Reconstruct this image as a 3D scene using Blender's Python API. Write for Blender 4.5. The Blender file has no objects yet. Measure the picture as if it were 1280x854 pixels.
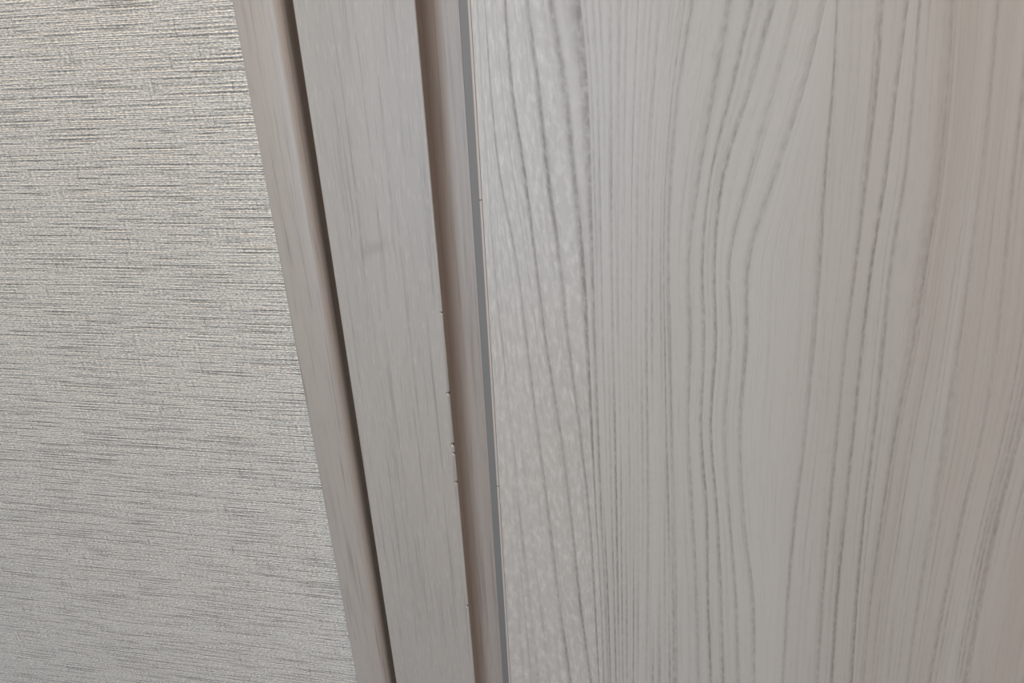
import bpy, math, random
import numpy as np
from mathutils import Matrix, Vector

random.seed(7)
rng = np.random.default_rng(11)
S = bpy.context.scene
COL = S.collection

# ---------------------------------------------------------------- camera
# close-up of a door edge: lens 0.30 m from the door face, looking down 24 degrees
CAM_H = 1.35           # metres above the floor
DIST = 0.30
FPX = 860.0            # focal length in pixels of the 1280 px wide frame
_v = np.array([90.0, 1970.0, FPX]); _v /= np.linalg.norm(_v)            # world down
_h = np.array([-4770.0, 0.0, FPX]); _h[1] = -(FPX**2 + _h[0]*90.0)/1970.0
_h /= np.linalg.norm(_h)                                                # world -x
_n = np.cross(_v, _h)                                                   # world +y (into the wall)
R = np.array([-_h, _n, -_v])
cam_d = bpy.data.cameras.new('camera')
cam_d.sensor_width = 36.0
cam_d.lens = FPX/1280.0*36.0
cam_d.clip_start = 0.01
cam_d.clip_end = 60
cam = bpy.data.objects.new('camera', cam_d)
COL.objects.link(cam)
M3 = np.stack([R[:, 0], -R[:, 1], -R[:, 2]], axis=1)
mw = Matrix([list(M3[i]) + [0.0] for i in range(3)] + [[0, 0, 0, 1]])
mw.translation = Vector((0.0, -DIST, CAM_H))
cam.matrix_world = mw
S.camera = cam

# ---------------------------------------------------------------- world, lights, exposure
W = bpy.data.worlds.new('world'); S.world = W
W.use_nodes = True
bg = W.node_tree.nodes['Background']
bg.inputs['Color'].default_value = (0.62, 0.78, 1.0, 1)
bg.inputs['Strength'].default_value = 0.3


def area(name, loc, target, sx, sy, power, color):
    l = bpy.data.lights.new(name, 'AREA')
    l.shape = 'RECTANGLE'; l.size = sx; l.size_y = sy
    l.energy = power; l.color = color
    o = bpy.data.objects.new(name, l); COL.objects.link(o)
    o.location = loc
    o.rotation_euler = (Vector(target)-Vector(loc)).to_track_quat('-Z', 'Y').to_euler()
    return o


area('daylight_rear_window', (-0.7, -3.03, 1.2), (-0.7, 0.0, 1.2), 1.3, 1.9, 38.0, (0.52, 0.77, 1.0))
area('ceiling_lamp', (-0.25, -0.62, 2.34), (-0.25, -0.62, 0.0), 0.4, 0.4, 19.0, (1.0, 0.83, 0.64))
area('east_wall_fill', (0.95, -1.1, 1.9), (1.3, -1.1, 1.1), 0.3, 0.3, 14.5, (0.98, 0.86, 0.72))  # added unseen fill: bounces warmth off the east wall onto right-facing sides

S.view_settings.view_transform = 'Standard'
S.view_settings.look = 'None'
S.view_settings.exposure = 0.0
S.view_settings.gamma = 1.0
S.view_settings.use_curve_mapping = False

# ---------------------------------------------------------------- helpers


def unproj(px, py, y=0.0):
    """Where the sight line of a photo pixel meets the plane y (used to measure the photo)."""
    w = R @ np.array([px-640.0, py-427.0, FPX])
    t = (y+DIST)/w[1]
    return w[0]*t, w[2]*t+CAM_H


def link(name, me, mat, parent=None):
    o = bpy.data.objects.new(name, me); COL.objects.link(o)
    if mat is not None:
        me.materials.append(mat)
    if parent is not None:
        o.parent = parent
    return o


def tag(o, label=None, cat=None, kind=None, group=None):
    if label: o['label'] = label
    if cat: o['category'] = cat
    if kind: o['kind'] = kind
    if group: o['group'] = group
    return o


def mesh(name, verts, faces, smooth=False):
    me = bpy.data.meshes.new(name)
    me.from_pydata([tuple(map(float, v)) for v in verts], [], faces)
    me.validate(); me.update()
    if smooth:
        me.polygons.foreach_set('use_smooth', [True]*len(me.polygons))
    return me


def box(name, x0, x1, y0, y1, z0, z1):
    v = [(x, y, z) for x in (x0, x1) for y in (y0, y1) for z in (z0, z1)]
    f = [(0, 1, 3, 2), (4, 6, 7, 5), (0, 4, 5, 1), (2, 3, 7, 6), (0, 2, 6, 4), (1, 5, 7, 3)]
    return mesh(name, v, f)


def prism(name, prof, zs, shift=None):
    """Extrude a closed xy profile (seen from above, counter-clockwise) through the heights zs."""
    n = len(prof); verts = []; faces = []
    for r, z in enumerate(zs):
        for k, (x, y) in enumerate(prof):
            dx, dy = (shift(r, k) if shift else (0, 0))
            verts.append((x+dx, y+dy, z))
    for r in range(len(zs)-1):
        for k in range(n):
            a = r*n+k; b = r*n+(k+1) % n
            faces.append((a, b, b+n, a+n))
    faces.append(tuple(reversed(range(n))))
    faces.append(tuple((len(zs)-1)*n+k for k in range(n)))
    me = mesh(name, verts, faces)
    return me


def arc(cx, cy, r, a0, a1, n):
    return [(cx+r*math.cos(math.radians(a0+(a1-a0)*i/n)), cy+r*math.sin(math.radians(a0+(a1-a0)*i/n))) for i in range(n+1)]


class NT:
    """Small node-tree writer."""
    def __init__(self, name):
        self.m = bpy.data.materials.new(name); self.m.use_nodes = True
        self.t = self.m.node_tree; self.b = self.t.nodes['Principled BSDF']

    def n(self, typ, **kw):
        nd = self.t.nodes.new(typ)
        for k, v in kw.items(): setattr(nd, k, v)
        return nd

    def set(self, nd, sock, val):
        if isinstance(val, bpy.types.NodeSocket): self.t.links.new(val, nd.inputs[sock])
        else: nd.inputs[sock].default_value = val

    def math(self, op, a, b=0.0, c=0.0, clamp=False):
        nd = self.n('ShaderNodeMath', operation=op, use_clamp=clamp)
        for i, x in enumerate((a, b, c)): self.set(nd, i, x)
        return nd.outputs[0]

    def noise(self, vec, scale_xyz, detail=2.0, rough=0.5, loc=(0, 0, 0), dist=0.0):
        mp = self.n('ShaderNodeMapping')
        self.set(mp, 'Vector', vec); self.set(mp, 'Scale', scale_xyz); self.set(mp, 'Location', loc)
        nz = self.n('ShaderNodeTexNoise')
        self.set(nz, 'Vector', mp.outputs[0]); self.set(nz, 'Scale', 1.0); self.set(nz, 'Detail', detail)
        self.set(nz, 'Roughness', rough); self.set(nz, 'Distortion', dist)
        return nz.outputs['Fac']

    def rng(self, v, a, b, c, d, clamp=True, smooth=False):
        nd = self.n('ShaderNodeMapRange'); nd.clamp = clamp
        if smooth: nd.interpolation_type = 'SMOOTHSTEP'
        for i, x in enumerate((v, a, b, c, d)): self.set(nd, i, x)
        return nd.outputs[0]

    def mix(self, f, a, b, blend='MIX'):
        nd = self.n('ShaderNodeMix', data_type='RGBA', blend_type=blend)
        self.set(nd, 0, f); self.set(nd, 6, a); self.set(nd, 7, b)
        return nd.outputs[2]

    def bump(self, h, dist, strength=1.0):
        nd = self.n('ShaderNodeBump')
        self.set(nd, 'Height', h); self.set(nd, 'Distance', dist); self.set(nd, 'Strength', strength)
        self.t.links.new(nd.outputs[0], self.b.inputs['Normal'])


def srgb(r, g, b):
    f = lambda c: (c/255/12.92 if c/255 <= 0.04045 else ((c/255+0.055)/1.055)**2.4)
    return (f(r), f(g), f(b), 1.0)


def plain(name, col, rough=0.6):
    w = NT(name)
    tc = w.n('ShaderNodeTexCoord').outputs['Object']
    nz = w.noise(tc, (14, 14, 14), 3)
    c2 = tuple(x*0.86 for x in col[:3])+(1,)
    w.set(w.b, 'Base Color', w.mix(nz, col, c2)); w.set(w.b, 'Roughness', rough)
    return w.m


# ---------------------------------------------------------------- materials
LIGHT = srgb(178, 176, 174)
DARK = srgb(132, 128, 125)


def wallpaper_material():
    w = NT('woven_vinyl_wallpaper')
    p = w.n('ShaderNodeTexCoord').outputs['Object']
    # weft: long horizontal threads; warp: shorter upright ones; both uneven in thickness
    sep = w.n('ShaderNodeSeparateXYZ'); w.set(sep, 0, p)
    x, z = sep.outputs[0], sep.outputs[2]

    def threads(across, along, pitch, wob_vec_scale, seg, seed):
        # rows of threads: each row has its own strand pattern along its length
        wob = w.noise(p, wob_vec_scale, 2.0, 0.5, (seed, 0, seed))
        v = w.math('ADD', w.math('MULTIPLY', across, 1.0/pitch), w.math('MULTIPLY', wob, 3.0))
        row = w.math('FLOOR', v)
        fr = w.math('FRACT', v)
        prof = w.math('SINE', w.math('MULTIPLY', fr, math.pi))
        cmb = w.n('ShaderNodeCombineXYZ')
        w.set(cmb, 0, w.math('MULTIPLY', along, seg)); w.set(cmb, 1, w.math('MULTIPLY', row, 7.37)); w.set(cmb, 2, seed)
        nz = w.n('ShaderNodeTexNoise'); w.set(nz, 'Vector', cmb.outputs[0]); w.set(nz, 'Scale', 1.0)
        w.set(nz, 'Detail', 2.0); w.set(nz, 'Roughness', 0.6)
        return prof, nz.outputs['Fac']

    pf, sf = threads(z, x, 0.00090, (5, 1, 60), 24, 2.0)
    pw, sw = threads(x, z, 0.00110, (150, 1, 8), 70, 9.0)
    nub = w.noise(p, (620, 1, 1500), 2.0, 0.65, (5, 0, 2))
    broad = w.noise(p, (40, 1, 40), 2.0, 0.5, (7, 0, 1))
    nubs = w.rng(nub, 0.36, 0.64, 0, 1)
    # raised bright strands, sunk dark strands
    up = w.math('MULTIPLY', w.rng(sf, 0.46, 0.62, 0, 1), w.math('POWER', pf, 1.5))
    dn = w.math('MULTIPLY', w.rng(sf, 0.47, 0.34, 0, 1), w.math('POWER', pf, 1.5))
    upw = w.math('MULTIPLY', w.rng(sw, 0.58, 0.72, 0, 1), w.math('POWER', pw, 2.0))
    dnw = w.math('MULTIPLY', w.rng(sw, 0.42, 0.30, 0, 1), w.math('POWER', pw, 2.0))
    h = w.math('SUBTRACT', w.math('MULTIPLY', up, 1.0), w.math('MULTIPLY', dn, 0.7))
    h = w.math('ADD', h, w.math('MULTIPLY', w.math('SUBTRACT', upw, dnw), 0.4))
    h = w.math('ADD', h, w.math('MULTIPLY', nub, 1.2))
    w.bump(h, 0.00030, 1.0)
    base = srgb(206, 204, 200)
    c = w.mix(w.math('MULTIPLY', up, 0.95), base, srgb(246, 243, 238))
    c = w.mix(w.math('MULTIPLY', upw, 0.55), c, srgb(236, 223, 217))
    c = w.mix(w.math('MULTIPLY', dn, 0.75), c, srgb(96, 92, 89))
    c = w.mix(w.math('MULTIPLY', dnw, 0.55), c, srgb(96, 92, 89))
    c = w.mix(w.rng(nubs, 0, 1, 0.62, 0.0), c, srgb(104, 100, 97))
    c = w.mix(w.rng(nubs, 0.45, 1, 0.0, 0.5), c, srgb(226, 223, 217))
    w.set(w.b, 'Base Color', c)
    w.set(w.b, 'Roughness', 0.32)
    w.set(w.b, 'Specular IOR Level', 0.7)
    return w.m


def trim_material(name, seed, light, dark, fleck=0.0):
    w = NT(name)
    p = w.n('ShaderNodeTexCoord').outputs['Object']
    a = w.noise(p, (430, 430, 9), 3.0, 0.6, (seed, 0, 0), 0.15)
    b = w.noise(p, (1300, 1300, 40), 2.0, 0.6, (seed, 4, 0))
    big = w.noise(p, (28, 28, 3), 2.0, 0.5, (seed, 8, 2))
    g = w.math('ADD', w.math('MULTIPLY', w.rng(a, 0.46, 0.30, 0, 1), 0.42), w.math('MULTIPLY', w.rng(b, 0.45, 0.28, 0, 1), 0.26))
    g = w.math('ADD', g, w.rng(big, 0.3, 0.7, 0.0, 0.22))
    c = w.mix(g, light, dark)
    if fleck:
        fl = w.rng(w.noise(p, (900, 900, 110), 2.0, 0.6, (seed, 1, 9)), 0.55, 0.75, 0, fleck)
        c = w.mix(fl, c, srgb(206, 203, 199))
    w.set(w.b, 'Base Color', c)
    w.set(w.b, 'Roughness', 0.38)
    w.bump(w.math('ADD', w.math('MULTIPLY', a, 0.5), w.math('MULTIPLY', b, 0.3)), 0.00010, 0.6)
    return w


def strip_material():
    """The jamb strip also wears a faint rubbed smudge."""
    w = trim_material('ash_laminate_jamb', 21.0, srgb(167, 163, 160), srgb(118, 114, 112), 0.25)
    base_link = w.b.inputs['Base Color'].links[0].from_socket
    p = w.n('ShaderNodeTexCoord').outputs['Object']
    sx, sz = unproj(466, 311)
    mp = w.n('ShaderNodeMapping'); mp.vector_type = 'TEXTURE'
    w.set(mp, 'Vector', p); w.set(mp, 'Location', (sx, 0, sz)); w.set(mp, 'Rotation', (0, math.radians(-24), 0))
    w.set(mp, 'Scale', (0.0125, 1.0, 0.0040))
    ln = w.n('ShaderNodeVectorMath', operation='LENGTH')
    sep = w.n('ShaderNodeSeparateXYZ'); w.set(sep, 0, mp.outputs[0])
    cmb = w.n('ShaderNodeCombineXYZ'); w.set(cmb, 0, sep.outputs[0]); w.set(cmb, 2, sep.outputs[2])
    w.set(ln, 0, cmb.outputs[0])
    f = w.rng(ln.outputs['Value'], 0.0, 1.2, 0.24, 0.0, smooth=True)
    w.set(w.b, 'Base Color', w.mix(f, base_link, srgb(112, 106, 103)))
    return w.m


def door_material():
    w = NT('ash_laminate_door')
    uv = w.n('ShaderNodeUVMap'); uv.uv_map = 'grain_uv'
    at = w.n('ShaderNodeAttribute'); at.attribute_name = 'grain'
    fk = w.n('ShaderNodeAttribute'); fk.attribute_name = 'fleck'
    u = uv.outputs[0]
    pore = w.noise(u, (1500, 130, 1), 2.0, 0.6)
    fine = w.noise(u, (900, 12, 1), 3.0, 0.6, (3, 1, 0))
    broad = w.noise(u, (22, 2.2, 1), 2.0, 0.5, (9, 2, 0))
    brk = w.rng(w.noise(u, (700, 210, 1), 2.0, 0.6, (7, 7, 0)), 0.32, 0.62, 0.45, 1.25)
    line = w.math('MULTIPLY', at.outputs['Fac'], brk)
    g = w.math('ADD', w.math('MULTIPLY', line, 0.85), w.math('MULTIPLY', w.rng(fine, 0.47, 0.30, 0, 1), 0.22))
    g = w.math('ADD', g, w.math('MULTIPLY', w.rng(pore, 0.42, 0.28, 0, 1), 0.16))
    g = w.math('ADD', g, w.rng(broad, 0.3, 0.7, 0, 0.16), clamp=True)
    c = w.mix(g, LIGHT, DARK)
    fl = w.noise(u, (480, 130, 1), 3.0, 0.6, (2, 5, 0), 0.25)
    f2 = w.math('MULTIPLY', w.rng(fl, 0.46, 0.72, 0, 0.5), fk.outputs['Fac'])
    f2 = w.math('MULTIPLY', f2, w.rng(at.outputs['Fac'], 0.05, 0.45, 1.0, 0.1))
    c = w.mix(f2, c, srgb(205, 204, 202))
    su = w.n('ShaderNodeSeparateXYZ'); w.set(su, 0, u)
    heart_shade = w.math('MULTIPLY', w.rng(su.outputs[0], 0.04, 0.15, 0, 1, smooth=True), w.rng(w.noise(u, (60, 1.5, 1), 2.0, 0.5, (4, 8, 0)), 0.3, 0.7, 0.35, 1.0))  # browner wood at right, also putting the dimmer, warmer light there into colour
    c = w.mix(w.math('MULTIPLY', heart_shade, 0.42), c, srgb(148, 137, 124))
    w.set(w.b, 'Base Color', c)
    w.set(w.b, 'Roughness', w.math('ADD', 0.36, w.math('MULTIPLY', g, 0.12)))
    w.bump(w.math('ADD', w.math('MULTIPLY', g, -0.8), w.math('MULTIPLY', pore, 0.25)), 0.00010, 0.7)
    return w.m


m_paper = wallpaper_material()
m_casing = trim_material('ash_laminate_casing', 3.0, srgb(169, 163, 159), srgb(112, 107, 105)).m
m_strip = strip_material()
m_recess = trim_material('ash_laminate_stop', 37.0, srgb(163, 154, 149), srgb(116, 108, 104)).m
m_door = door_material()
m_band = plain('pale_edge_band', srgb(186, 178, 174), 0.4)
m_joint = plain('glue_joint', srgb(140, 126, 120), 0.7)
m_seal = plain('grey_rubber_seal', srgb(124, 122, 122), 0.55)
m_bead = plain('sealant', srgb(172, 167, 168), 0.5)
m_core = plain('bare_fibreboard', srgb(92, 82, 72), 0.9)
m_white = plain('painted_plaster', srgb(205, 203, 198), 0.8)
m_brown = plain('brown_panelling', srgb(150, 112, 84), 0.5)
m_floor = plain('oak_floor', srgb(150, 128, 108), 0.35)

# ---------------------------------------------------------------- measures (metres)
WALL_X = -0.1742       # where the wallpaper meets the casing
CAS_R = -0.1514        # right side of the casing
JAMB_L, JAMB_R = -0.1462, -0.0928
DOOR_L = -0.0711
DOOR_R = 0.76
HEAD = 2.03
RECESS = 0.0145
WALL_Y = 0.007

# ---------------------------------------------------------------- structure: walls and the unseen room
ROOM_L, ROOM_R, ROOM_B, ROOM_H = -2.6, 1.3, -3.0, 2.4
w_ = link('wall_left', box('wall_left', ROOM_L, WALL_X, WALL_Y, 0.12, 0.0, ROOM_H), m_paper)
tag(w_, 'grey linen-textured vinyl wallpaper wall beside the door casing', 'wall', 'structure')
tag(link('wall_top', box('wall_top', WALL_X, ROOM_R, WALL_Y, 0.12, HEAD+0.06, ROOM_H), m_paper),
    'wallpapered wall above the door', 'wall', 'structure')
tag(link('wall_right', box('wall_right', DOOR_R+0.08, ROOM_R, WALL_Y, 0.12, 0.0, HEAD+0.06), m_paper),
    'wallpapered wall beyond the far edge of the door', 'wall', 'structure')
tag(link('floor', box('floor', ROOM_L-0.1, ROOM_R+0.1, ROOM_B-0.1, 0.2, -0.05, 0.0), m_floor), 'oak coloured floor of the room', 'floor', 'structure')
tag(link('ceiling', box('ceiling', ROOM_L-0.1, ROOM_R+0.1, ROOM_B-0.1, 0.2, ROOM_H, ROOM_H+0.05), m_white), 'white ceiling of the room', 'ceiling', 'structure')
tag(link('wall_east', box('wall_east', ROOM_R, ROOM_R+0.1, ROOM_B, 0.12, 0, ROOM_H), m_brown), 'brown panelled side wall of the room', 'wall', 'structure')
rear = bpy.data.objects.new('wall_rear', None); COL.objects.link(rear)
tag(rear, 'white rear wall with a tall window opening', 'wall', 'structure')
WX0, WX1, WZ0, WZ1 = -1.35, -0.05, 0.25, 2.15
for (a, b, c, d) in ((ROOM_L, WX0, 0, ROOM_H), (WX1, ROOM_R, 0, ROOM_H), (WX0, WX1, 0, WZ0), (WX0, WX1, WZ1, ROOM_H)):
    link('panel', box('panel', a, b, ROOM_B-0.1, ROOM_B, c, d), m_white, rear)

tag(link('wall_west', box('wall_west', ROOM_L-0.1, ROOM_L, ROOM_B, 0.12, 0, ROOM_H), m_white), 'white side wall of the room', 'wall', 'structure')

# ---------------------------------------------------------------- casing
zs = [0.0, 0.4, 0.8, 1.2, 1.6, HEAD]
r = 0.0055
prof = [(WALL_X+0.0003, 0.06), (WALL_X+0.0003, 0.0012)] + arc(WALL_X+0.0015, 0.0012, 0.0012, 180, 270, 4) \
    + arc(CAS_R-r, r, r, 270, 360, 8) + [(CAS_R, 0.06)]
cas = link('trim_1', prism('casing', prof, zs), m_casing)
tag(cas, 'narrow ash-grain grey casing strip with rounded edge against the wallpaper', 'door casing', 'structure')
for k, pl in enumerate(cas.data.polygons): pl.use_smooth = True
# bead of sealant between wallpaper and casing
bz = [i*HEAD/160 for i in range(161)]
wob = [random.uniform(-0.00035, 0.00035) for _ in bz]
bprof = [(WALL_X-0.0009, WALL_Y+0.002), (WALL_X-0.0009, WALL_Y), (WALL_X-0.0004, WALL_Y-0.0012), (WALL_X+0.0006, WALL_Y-0.0022), (WALL_X+0.0006, WALL_Y+0.002)]
bd = link('sealant_bead', prism('sealant_bead', bprof, bz, lambda r_, k: (wob[r_] if k in (0, 1, 2) else 0, 0)), m_bead, cas)
bd['label'] = 'thin lilac-grey sealant line along the wallpaper edge'

# ---------------------------------------------------------------- jamb strip, with a chipped right edge
chips = [(553, 391, 0.5), (563, 492, 0.8), (567, 556, 1.0), (569, 567, 0.7), (572, 603, 0.8), (586, 758, 0.8)]
cz = [(unproj(x, y)[1], s) for x, y, s in chips]
rows = [0.0, 0.3, 0.6, 0.8, 1.5, 1.8, HEAD]
for z, s in cz:
    rows += [z+k*0.0009*s for k in (-2.0, -1.0, -0.4, 0.1, 0.7, 1.5)]
rows = sorted(rows)
c_ = 0.0006
jprof = [(JAMB_L, 0.06), (JAMB_L, c_), (JAMB_L+c_, 0.0), (JAMB_R-0.0020, 0.0)] + arc(JAMB_R-c_, c_, c_, 270, 360, 4) + [(JAMB_R, 0.002), (JAMB_R, 0.06)]
NP = len(jprof)
depth = {}
for z, s in cz:
    for i, zz in enumerate(rows):
        t = abs(zz-z)/(0.0012*s)
        if t < 1: depth[i] = max(depth.get(i, 0), (1-t)*0.0011*s*random.uniform(0.7, 1.2))


def jshift(r_, k):
    if 4 <= k <= NP-3 and r_ in depth:
        return (-depth[r_]*(0.6+0.4*((k*7+r_*3) % 5)/5), depth[r_]*(0.9 if k < NP-3 else 0.2))
    return (0, 0)


jamb = link('trim_2', prism('jamb', jprof, rows, jshift), m_strip)
tag(jamb, 'wide flat ash-grain jamb strip with chipped edge between gap and recess', 'door jamb', 'structure')
for k, (z, s) in enumerate(cz):
    # exposed core showing in the dent: a small jagged flake
    vs = []
    for i in range(6):
        a = i*math.pi/3
        rr = 0.00075*s*random.uniform(0.6, 1.2)
        vs.append((JAMB_R-0.0004+rr*0.55*math.cos(a), -0.00002+0.0003*(math.cos(a) > 0), z+rr*math.sin(a)))
    vs += [(JAMB_R-0.0007, -0.00016, z+0.0002*s), (JAMB_R-0.0004, 0.0016, z)]
    fs = [(i, (i+1) % 6, 6) for i in range(6)]+[((i+1) % 6, i, 7) for i in range(6)]
    ch = link('edge_chip', mesh('edge_chip', vs, fs), m_core, jamb)
    ch['label'] = 'dark nick in the jamb edge'

# recessed stop behind jamb and door, and the grey seal beside the door edge
FR = 0.008             # cove added so shade grades softly from jamb side to recess floor
sprof = [(JAMB_R-0.001, 0.06), (JAMB_R-0.001, RECESS-FR)] + [(JAMB_R+FR-FR*math.cos(t), RECESS-FR+FR*math.sin(t)) for t in [i*math.pi/16 for i in range(9)]] + [(DOOR_L+0.02, RECESS), (DOOR_L+0.02, 0.06)]
stop = link('door_stop', prism('door_stop', sprof, [0, 0.5, 1.0, 1.5, HEAD]), m_recess, jamb)
for pl in stop.data.polygons: pl.use_smooth = pl.area < 0.01 and 0.02 < abs(pl.normal.x) < 0.98
m_gap = plain('gap_bounce', srgb(176, 146, 124), 0.7)  # brown tone and shallow floor picked to bounce warm light into the gap
gap = link('gap_floor', box('gap_floor', CAS_R, JAMB_L, 0.017, 0.06, 0, HEAD), m_gap, jamb)
k_ = (DIST+RECESS-0.002)/DIST
SEAL_L = -0.0748*k_
seal = link('rubber_seal', prism('rubber_seal', [(SEAL_L, RECESS), (SEAL_L, RECESS-0.0018), (SEAL_L+0.0004, RECESS-0.0022), (DOOR_L+0.012, RECESS-0.0022), (DOOR_L+0.012, RECESS)], [0, 1.0, HEAD]), m_seal, jamb)
seal['label'] = 'blue-grey rubber seal'

# ---------------------------------------------------------------- door: front face carries a traced ash grain
KY = [0, 107, 214, 320, 427, 534, 640, 747, 854]
G = [  # grain lines read off the photo: x at the heights KY, then how dark and how wide (px)
    ([591, 596, 602, 607.5, 614, 620, 627, 634, 640.5], 0.0, 3),
    ([597, 602.5, 609.5, 617, 628, 639, 650, 662, 674], 0.42, 4),
    ([606, 613, 624, 645, 659, 672, 686, 699, 714], 0.62, 4),
    ([632, 640, 656, 669, 683, 700, 714, 725, 740], 0.85, 4),
    ([659, 673, 684, 699, 711, 725, 737, 744, 749], 0.85, 4),
    ([688, 706, 718, 729, 735, 740, 745, 751, 755], 0.9, 3.5),
    ([724, 734, 738, 741, 744, 748, 752, 757, 761], 0.7, 3.5),
    ([776, 774, 773, 773, 774, 776, 777, 778, 779], 0.35, 3),
    ([826, 818, 812, 810, 809, 810, 811, 810, 808], 0.35, 3),
    ([866, 849, 839, 836, 838, 840, 843, 845, 846], 0.5, 4),
    ([914, 895, 876, 862, 863, 861, 866, 872, 874], 0.6, 4),
    ([941, 916, 890, 879, 881, 877, 884, 885, 889], 0.8, 3.5),
    ([969, 939, 906, 894, 895, 889, 897, 902, 905], 0.85, 3.5),
    ([998, 969, 939, 913, 914, 907, 912, 920, 923], 0.62, 4),
    ([1033, 1007, 972, 938, 934, 926, 930, 942, 944], 0.62, 5),
    ([1046, 1041, 1032, 1026, 1018, 1008, 995, 985, 978], 0.7, 5),
    ([1103, 1096, 1084, 1072, 1058, 1048, 1038, 1029, 1022], 0.7, 4),
    ([1136, 1122, 1109, 1092, 1079, 1068, 1057, 1047, 1040], 1.0, 4),
    ([1150, 1142, 1132, 1116, 1105, 1094, 1081, 1072, 1065], 0.75, 4),
    ([1192, 1186, 1176, 1160, 1143, 1121, 1104, 1089, 1079], 0.75, 4),
    ([1249, 1239, 1228, 1215, 1200, 1185, 1167, 1150, 1135], 0.6, 5),
    ([1290, 1280, 1268, 1258, 1247, 1230, 1205, 1182, 1162], 0.65, 5),
    ([1340, 1332, 1322, 1312, 1300, 1277, 1250, 1226, 1207], 0.8, 5),
    ([1430, 1420, 1410, 1400, 1388, 1370, 1345, 1320, 1300], 0.6, 5),
]


def build_door_front():
    # traced lines -> door plane: X(z) of each line
    zt, zb = unproj(900, 0)[1]+0.012, unproj(900, 854)[1]-0.03
    zin = np.linspace(zb, zt, 110)
    lines = []
    for xs, s, wd in G:
        pts = [unproj(x, y) for x, y in zip(xs, KY)]
        px = np.array([p[0] for p in pts])[::-1]; pz = np.array([p[1] for p in pts])[::-1]
        # smooth (Catmull-Rom style) interpolation through the read points
        t = np.gradient(px, pz)
        out = np.zeros_like(zin)
        for i, z in enumerate(zin):
            zc = min(max(z, pz[0]), pz[-1])
            j = min(max(np.searchsorted(pz, zc)-1, 0), len(pz)-2)
            h = pz[j+1]-pz[j]; a = (zc-pz[j])/h
            out[i] = (2*a**3-3*a**2+1)*px[j]+(a**3-2*a**2+a)*h*t[j]+(-2*a**3+3*a**2)*px[j+1]+(a**3-a**2)*h*t[j+1]
        lines.append(out)
    L = np.array(lines)                       # guides x rows
    edge = DOOR_L+0.0014
    L[0] = edge
    for i in range(1, len(L)):                # keep the order left to right
        L[i] = np.maximum(L[i], L[i-1]+0.0006)
    xr = np.linspace(L[-1].max()+0.03, DOOR_R, 9)
    L = np.vstack([L]+[np.full((1, L.shape[1]), x)+(L[-1]-L[-1].mean())*(1-(i+1)/9.0) for i, x in enumerate(xr)])
    z_lo = np.linspace(0.006, zb, 24)[:-1]; z_hi = np.linspace(zt, HEAD-0.004, 24)[1:]
    Z = np.concatenate([z_lo, zin, z_hi])
    L = np.hstack([np.repeat(L[:, :1], len(z_lo), 1), L, np.repeat(L[:, -1:], len(z_hi), 1)])
    # columns: finely spaced along every interval between guides
    mid = L[:, len(z_lo)+55]
    cols = []; gi = []
    for i in range(len(L)-1):
        wmm = max((mid[i+1]-mid[i]), np.abs(L[i+1]-L[i]).max()*0.6)
        step = 0.00042 if mid[i] < 0.24 else 0.0012
        n = max(4, int(wmm/step))
        for k in range(n): gi.append(i+k/n)
    gi.append(len(L)-1-1e-9)
    gi = np.array(gi); i0 = gi.astype(int); a = (gi-i0)[:, None]
    X = L[i0]*(1-a)+L[i0+1]*a                  # columns x rows
    U = np.interp(gi, np.arange(len(L)), mid)  # grain coordinate in metres
    nC, nR = X.shape

    def smooth_noise(n, cell):
        k = max(3, int(n/cell)+3)
        return np.interp(np.arange(n)/cell, np.arange(k), rng.random(k))

    grain = np.zeros((nC, nR))
    zc = len(z_lo)

    low = np.clip((zt-Z)/(zt-zb), 0, 1)       # growth lines print stronger towards the foot of the door

    def add(u0, width, strength, fade, tilt=0.0):
        d = U-u0
        # sharper on the latewood side, soft on the other
        prof_ = np.where(d < 0, np.exp(-(d/(width*1.7))**2), np.exp(-(d/(width*0.7))**2))
        row = 0.55+0.65*smooth_noise(nR, 11)
        if fade: row = row*np.clip(1.7*smooth_noise(nR, 24)-0.25, 0, 1.1)
        row = row*(1-tilt+2*tilt*low)
        sel = prof_ > 0.004
        grain[sel] = np.maximum(grain[sel], prof_[sel][:, None]*strength*row[None, :]) + 0.25*np.minimum(grain[sel], prof_[sel][:, None]*strength*row[None, :])
    for i, (xs, s, wd) in enumerate(G):
        if s > 0: add(mid[i], wd*0.00011*1.6, s*(1.15 if 1 < i < 7 else 0.95), False)
    # denser secondary lines; spacing and strength differ from zone to zone
    u = mid[0]
    while u < DOOR_R:
        if u < mid[6]: sp, st = 0.0032, 0.28
        elif u < mid[9]: sp, st = 0.0021, 0.80
        elif u < mid[14]: sp, st = 0.0040, 0.26
        elif u < mid[15]: sp, st = 0.0062, 0.14
        elif u < mid[18]: sp, st = 0.0036, 0.40
        else: sp, st = 0.0030, 0.50
        add(u, random.uniform(0.00028, 0.0006), st*random.uniform(0.5, 1.15), True, 0.45 if mid[6] <= u < mid[9] else 0.1)
        u += sp*(random.uniform(0.75, 1.25) if mid[6] <= u < mid[9] else random.uniform(0.55, 1.45))
    for _ in range(9):                          # a few more strong lines out of the frame
        add(random.uniform(0.25, DOOR_R), 0.0012, 0.8, False)
    fleck = np.zeros((nC, nR))
    fleck += np.clip((mid[6]-U)/0.006, 0, 1)[:, None]
    fleck += 0.12
    verts = np.zeros((nC, nR, 3)); verts[:, :, 0] = X; verts[:, :, 2] = Z[None, :]
    me = bpy.data.meshes.new('front_face')
    idx = np.arange(nC*nR).reshape(nC, nR)
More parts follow.
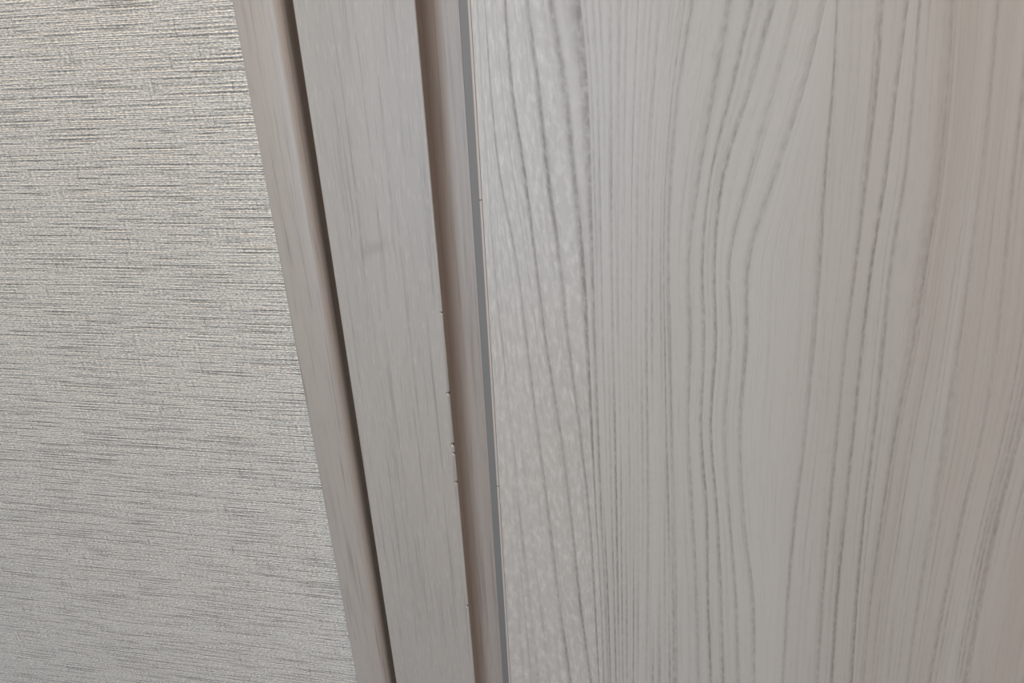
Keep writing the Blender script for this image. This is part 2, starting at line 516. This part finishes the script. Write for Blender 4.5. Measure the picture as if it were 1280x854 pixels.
    q = np.stack([idx[:-1, :-1], idx[1:, :-1], idx[1:, 1:], idx[:-1, 1:]], -1).reshape(-1, 4)
    me.vertices.add(nC*nR); me.vertices.foreach_set('co', verts.reshape(-1))
    me.loops.add(q.size); me.loops.foreach_set('vertex_index', q.reshape(-1).astype(np.int32))
    me.polygons.add(len(q)); me.polygons.foreach_set('loop_start', (np.arange(len(q))*4).astype(np.int32))
    me.update(calc_edges=True)
    at = me.attributes.new('grain', 'FLOAT', 'POINT'); at.data.foreach_set('value', np.clip(grain, 0, 1.3).reshape(-1).astype(np.float32))
    at = me.attributes.new('fleck', 'FLOAT', 'POINT'); at.data.foreach_set('value', fleck.reshape(-1).astype(np.float32))
    uvl = me.uv_layers.new(name='grain_uv')
    UV = np.zeros((nC, nR, 2)); UV[:, :, 0] = U[:, None]; UV[:, :, 1] = Z[None, :]
    uvl.data.foreach_set('uv', UV.reshape(-1, 2)[q.reshape(-1)].reshape(-1).astype(np.float32))
    me.polygons.foreach_set('use_smooth', np.ones(len(q), bool))
    return me


door = bpy.data.objects.new('door_1', None); COL.objects.link(door)
tag(door, 'large flat door leaf in pale grey ash with flowing cathedral grain', 'door', 'structure')
link('door_core', box('door_core', DOOR_L+0.0010, DOOR_R, 0.00025, 0.0165, 0.006, HEAD-0.004), m_joint, door)
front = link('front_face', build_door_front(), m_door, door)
# edge band: a thin pale lip, a hair proud, parted from the face by a fine joint
eb = [(DOOR_L, 0.0165), (DOOR_L, 0.0005)] + arc(DOOR_L+0.0004, 0.0003, 0.0004, 180, 270, 3) + [(DOOR_L+0.00114, 0.0000), (DOOR_L+0.00118, 0.0005), (DOOR_L+0.00118, 0.0165)]
band = link('edge_band', prism('edge_band', eb, [0.006, 0.7, 1.4, HEAD-0.004]), m_band, door)
band['label'] = 'thin pale edge band'
for (x, y) in ((603.5, 250), (625, 608)):
    z = unproj(x, y)[1]
    nk = link('edge_nick', box('edge_nick', DOOR_L-0.0002, DOOR_L+0.0012, -0.0001, 0.0006, z-0.0002, z+0.0002), m_core, door)
    nk['label'] = 'tiny dark nick across the edge band'
